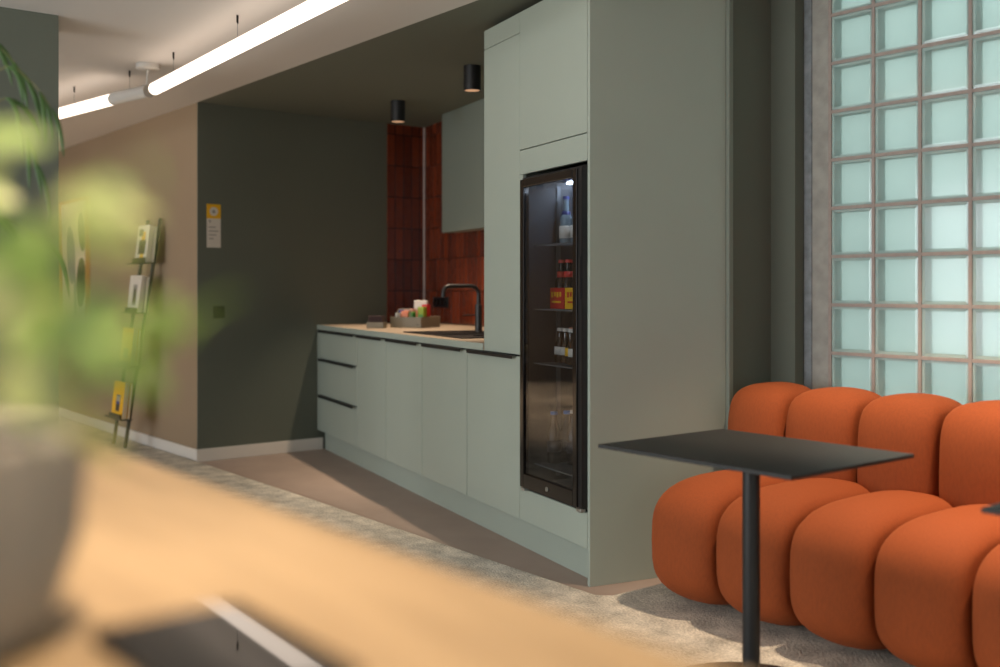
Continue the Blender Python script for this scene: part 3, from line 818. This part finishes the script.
for k, ww in enumerate((.050, .068, .055, .034)): box(b, .0015, .002, -.036, -.036 + ww, -.012 - .026 * k, -.005 - .026 * k)
obj('text_lines', b, M['greyink'], nt_)
sw = thing('light_switch', 'black square light switch on the dark green wall below the notice', 'switch', (-6.8895, 2.999, 1.012))
obj('frame', box(BM(), 0, .008, -.041, .041, -.041, .041), M['black'], sw, bevel=.002)
obj('rocker', box(BM(), .008, .012, -.028, .028, -.028, .028), M['black'], sw, bevel=.002)

po = thing('poster', 'framed abstract print with dark ovals on the taupe wall', 'picture', (-9.57, 2.8495, 1.365))
b = BM()
for x0, x1, z0, z1 in ((-.40, -.375, -.58, .58), (.375, .40, -.58, .58), (-.375, .375, -.58, -.555), (-.375, .375, .555, .58)): box(b, x0, x1, -.035, 0, z0, z1)
obj('frame', b, M['orange_wood'], po, bevel=.002)
obj('print', box(BM(), -.375, .375, -.012, -.002, -.555, .555), mat('warm white print paper', (226, 206, 186), .7), po)
def oval(cx, cz, a, b2, m, y=-.0125, tilt=0):
    bm = BM(); N = 36; vs = []; ws = []
    for i in range(N):
        t = 2 * math.pi * i / N; x, z = a * math.cos(t), b2 * math.sin(t)
        xx, zz = cx + x * math.cos(tilt) - z * math.sin(tilt), cz + x * math.sin(tilt) + z * math.cos(tilt)
        vs.append(bm.verts.new((xx, y, zz))); ws.append(bm.verts.new((xx, y - .0008, zz)))
    bm.faces.new(vs); bm.faces.new(ws)
    for i in range(N): bm.faces.new((vs[i], vs[(i + 1) % N], ws[(i + 1) % N], ws[i]))
    obj('printed_shape', bm, M[m], po)
oval(.19, -.14, .13, .22, 'ink', tilt=-.1); oval(.22, .30, .09, .17, 'ink', tilt=.15); oval(-.10, .1, .12, .26, 'greyink', tilt=.1); oval(.02, -.25, .035, .24, 'greyink', -.0134, .05)
oval(.31, -.44, .018, .022, 'ink')

# ------------------------------------------------------------------ magazine rack leaning on the taupe wall
RB, RT, RZ = 2.635, 2.825, 1.68
rk = thing('magazine_rack', 'black ladder magazine rack leaning against the taupe wall', 'rack', (-7.79, 0, 0))
def ry(z): return RB + (RT - RB) * z / RZ
for x in (-.125, .125):
    obj('rail', tube(BM(), [(x - .03, RB, .022), (x + .16, RT, RZ)], .013, 12), M['black'], rk, smooth='auto')
mi = 0
COV = [('paper', [('yellow', -.02, .05, .02, .22), ('ink', -.06, .07, .06, .16), ('ink', -.08, .0, .19, .24)], 'magazine with white, yellow and dark cover on the top tier of the rack'),
       ('paper', [('greyink', -.03, .05, .05, .20), ('ink', -.01, .03, .07, .17)], 'pale magazine with brown cover picture on the second tier of the rack'),
       ('yellow', [('ink', -.05, .05, .05, .12)], 'yellow magazine on the third tier of the rack'),
       ('yellow', [('navy', -.035, .045, .05, .17), ('ink', -.03, .04, .05, .10), ('greyink', -.03, .04, .12, .16)], 'yellow magazine with a blue cover picture on the lowest tier of the rack')]
for zi, (z, cov) in enumerate(zip((.24, .62, 1.00, 1.36), reversed(COV))):
    sx = -.03 + .19 * z / RZ
    y = ry(z)
    b = BM(); box(b, -.125 + sx, .225 + sx, y - .105, y - .014, z - .008, z); box(b, -.02 + sx, .22 + sx, y - .105, y - .098, z, z + .035)
    obj('tier', b, M['black'], rk, bevel=.001)
    lean = -math.atan2(RT - RB, RZ)
    for k in range(3):
        m = thing('magazine', cov[2] if k == 0 else ('magazine behind the front one on the %s tier of the rack' % ('lowest', 'third', 'second', 'top')[zi]), 'magazine',
                  (-7.69 + sx + (.004, -.003, .002)[k], y - .092 + k * .020 + .008, z + .0015), 0, 'magazines on the leaning rack')
        m.rotation_euler = (lean, 0, 0)
        obj('pages', box(BM(), -.113, .113, -.007, .007, 0, .265 - .006 * k), M['paper'], m)
        b = BM(); box(b, -.115, .115, -.0085, -.0071, -.001, .267 - .006 * k); box(b, -.115, .115, .0071, .0085, -.001, .267 - .006 * k); box(b, -.115, -.1135, -.0071, .0071, -.001, .267 - .006 * k)
        obj('cover', b, M[cov[0]], m)
        if k == 0:
            for q, (pm, x0, x1, z0, z1) in enumerate(cov[1]):
                obj('cover_print', box(BM(), x0, x1, -.0092 - .0004 * q, -.0086, z0, z1), M[pm], m)
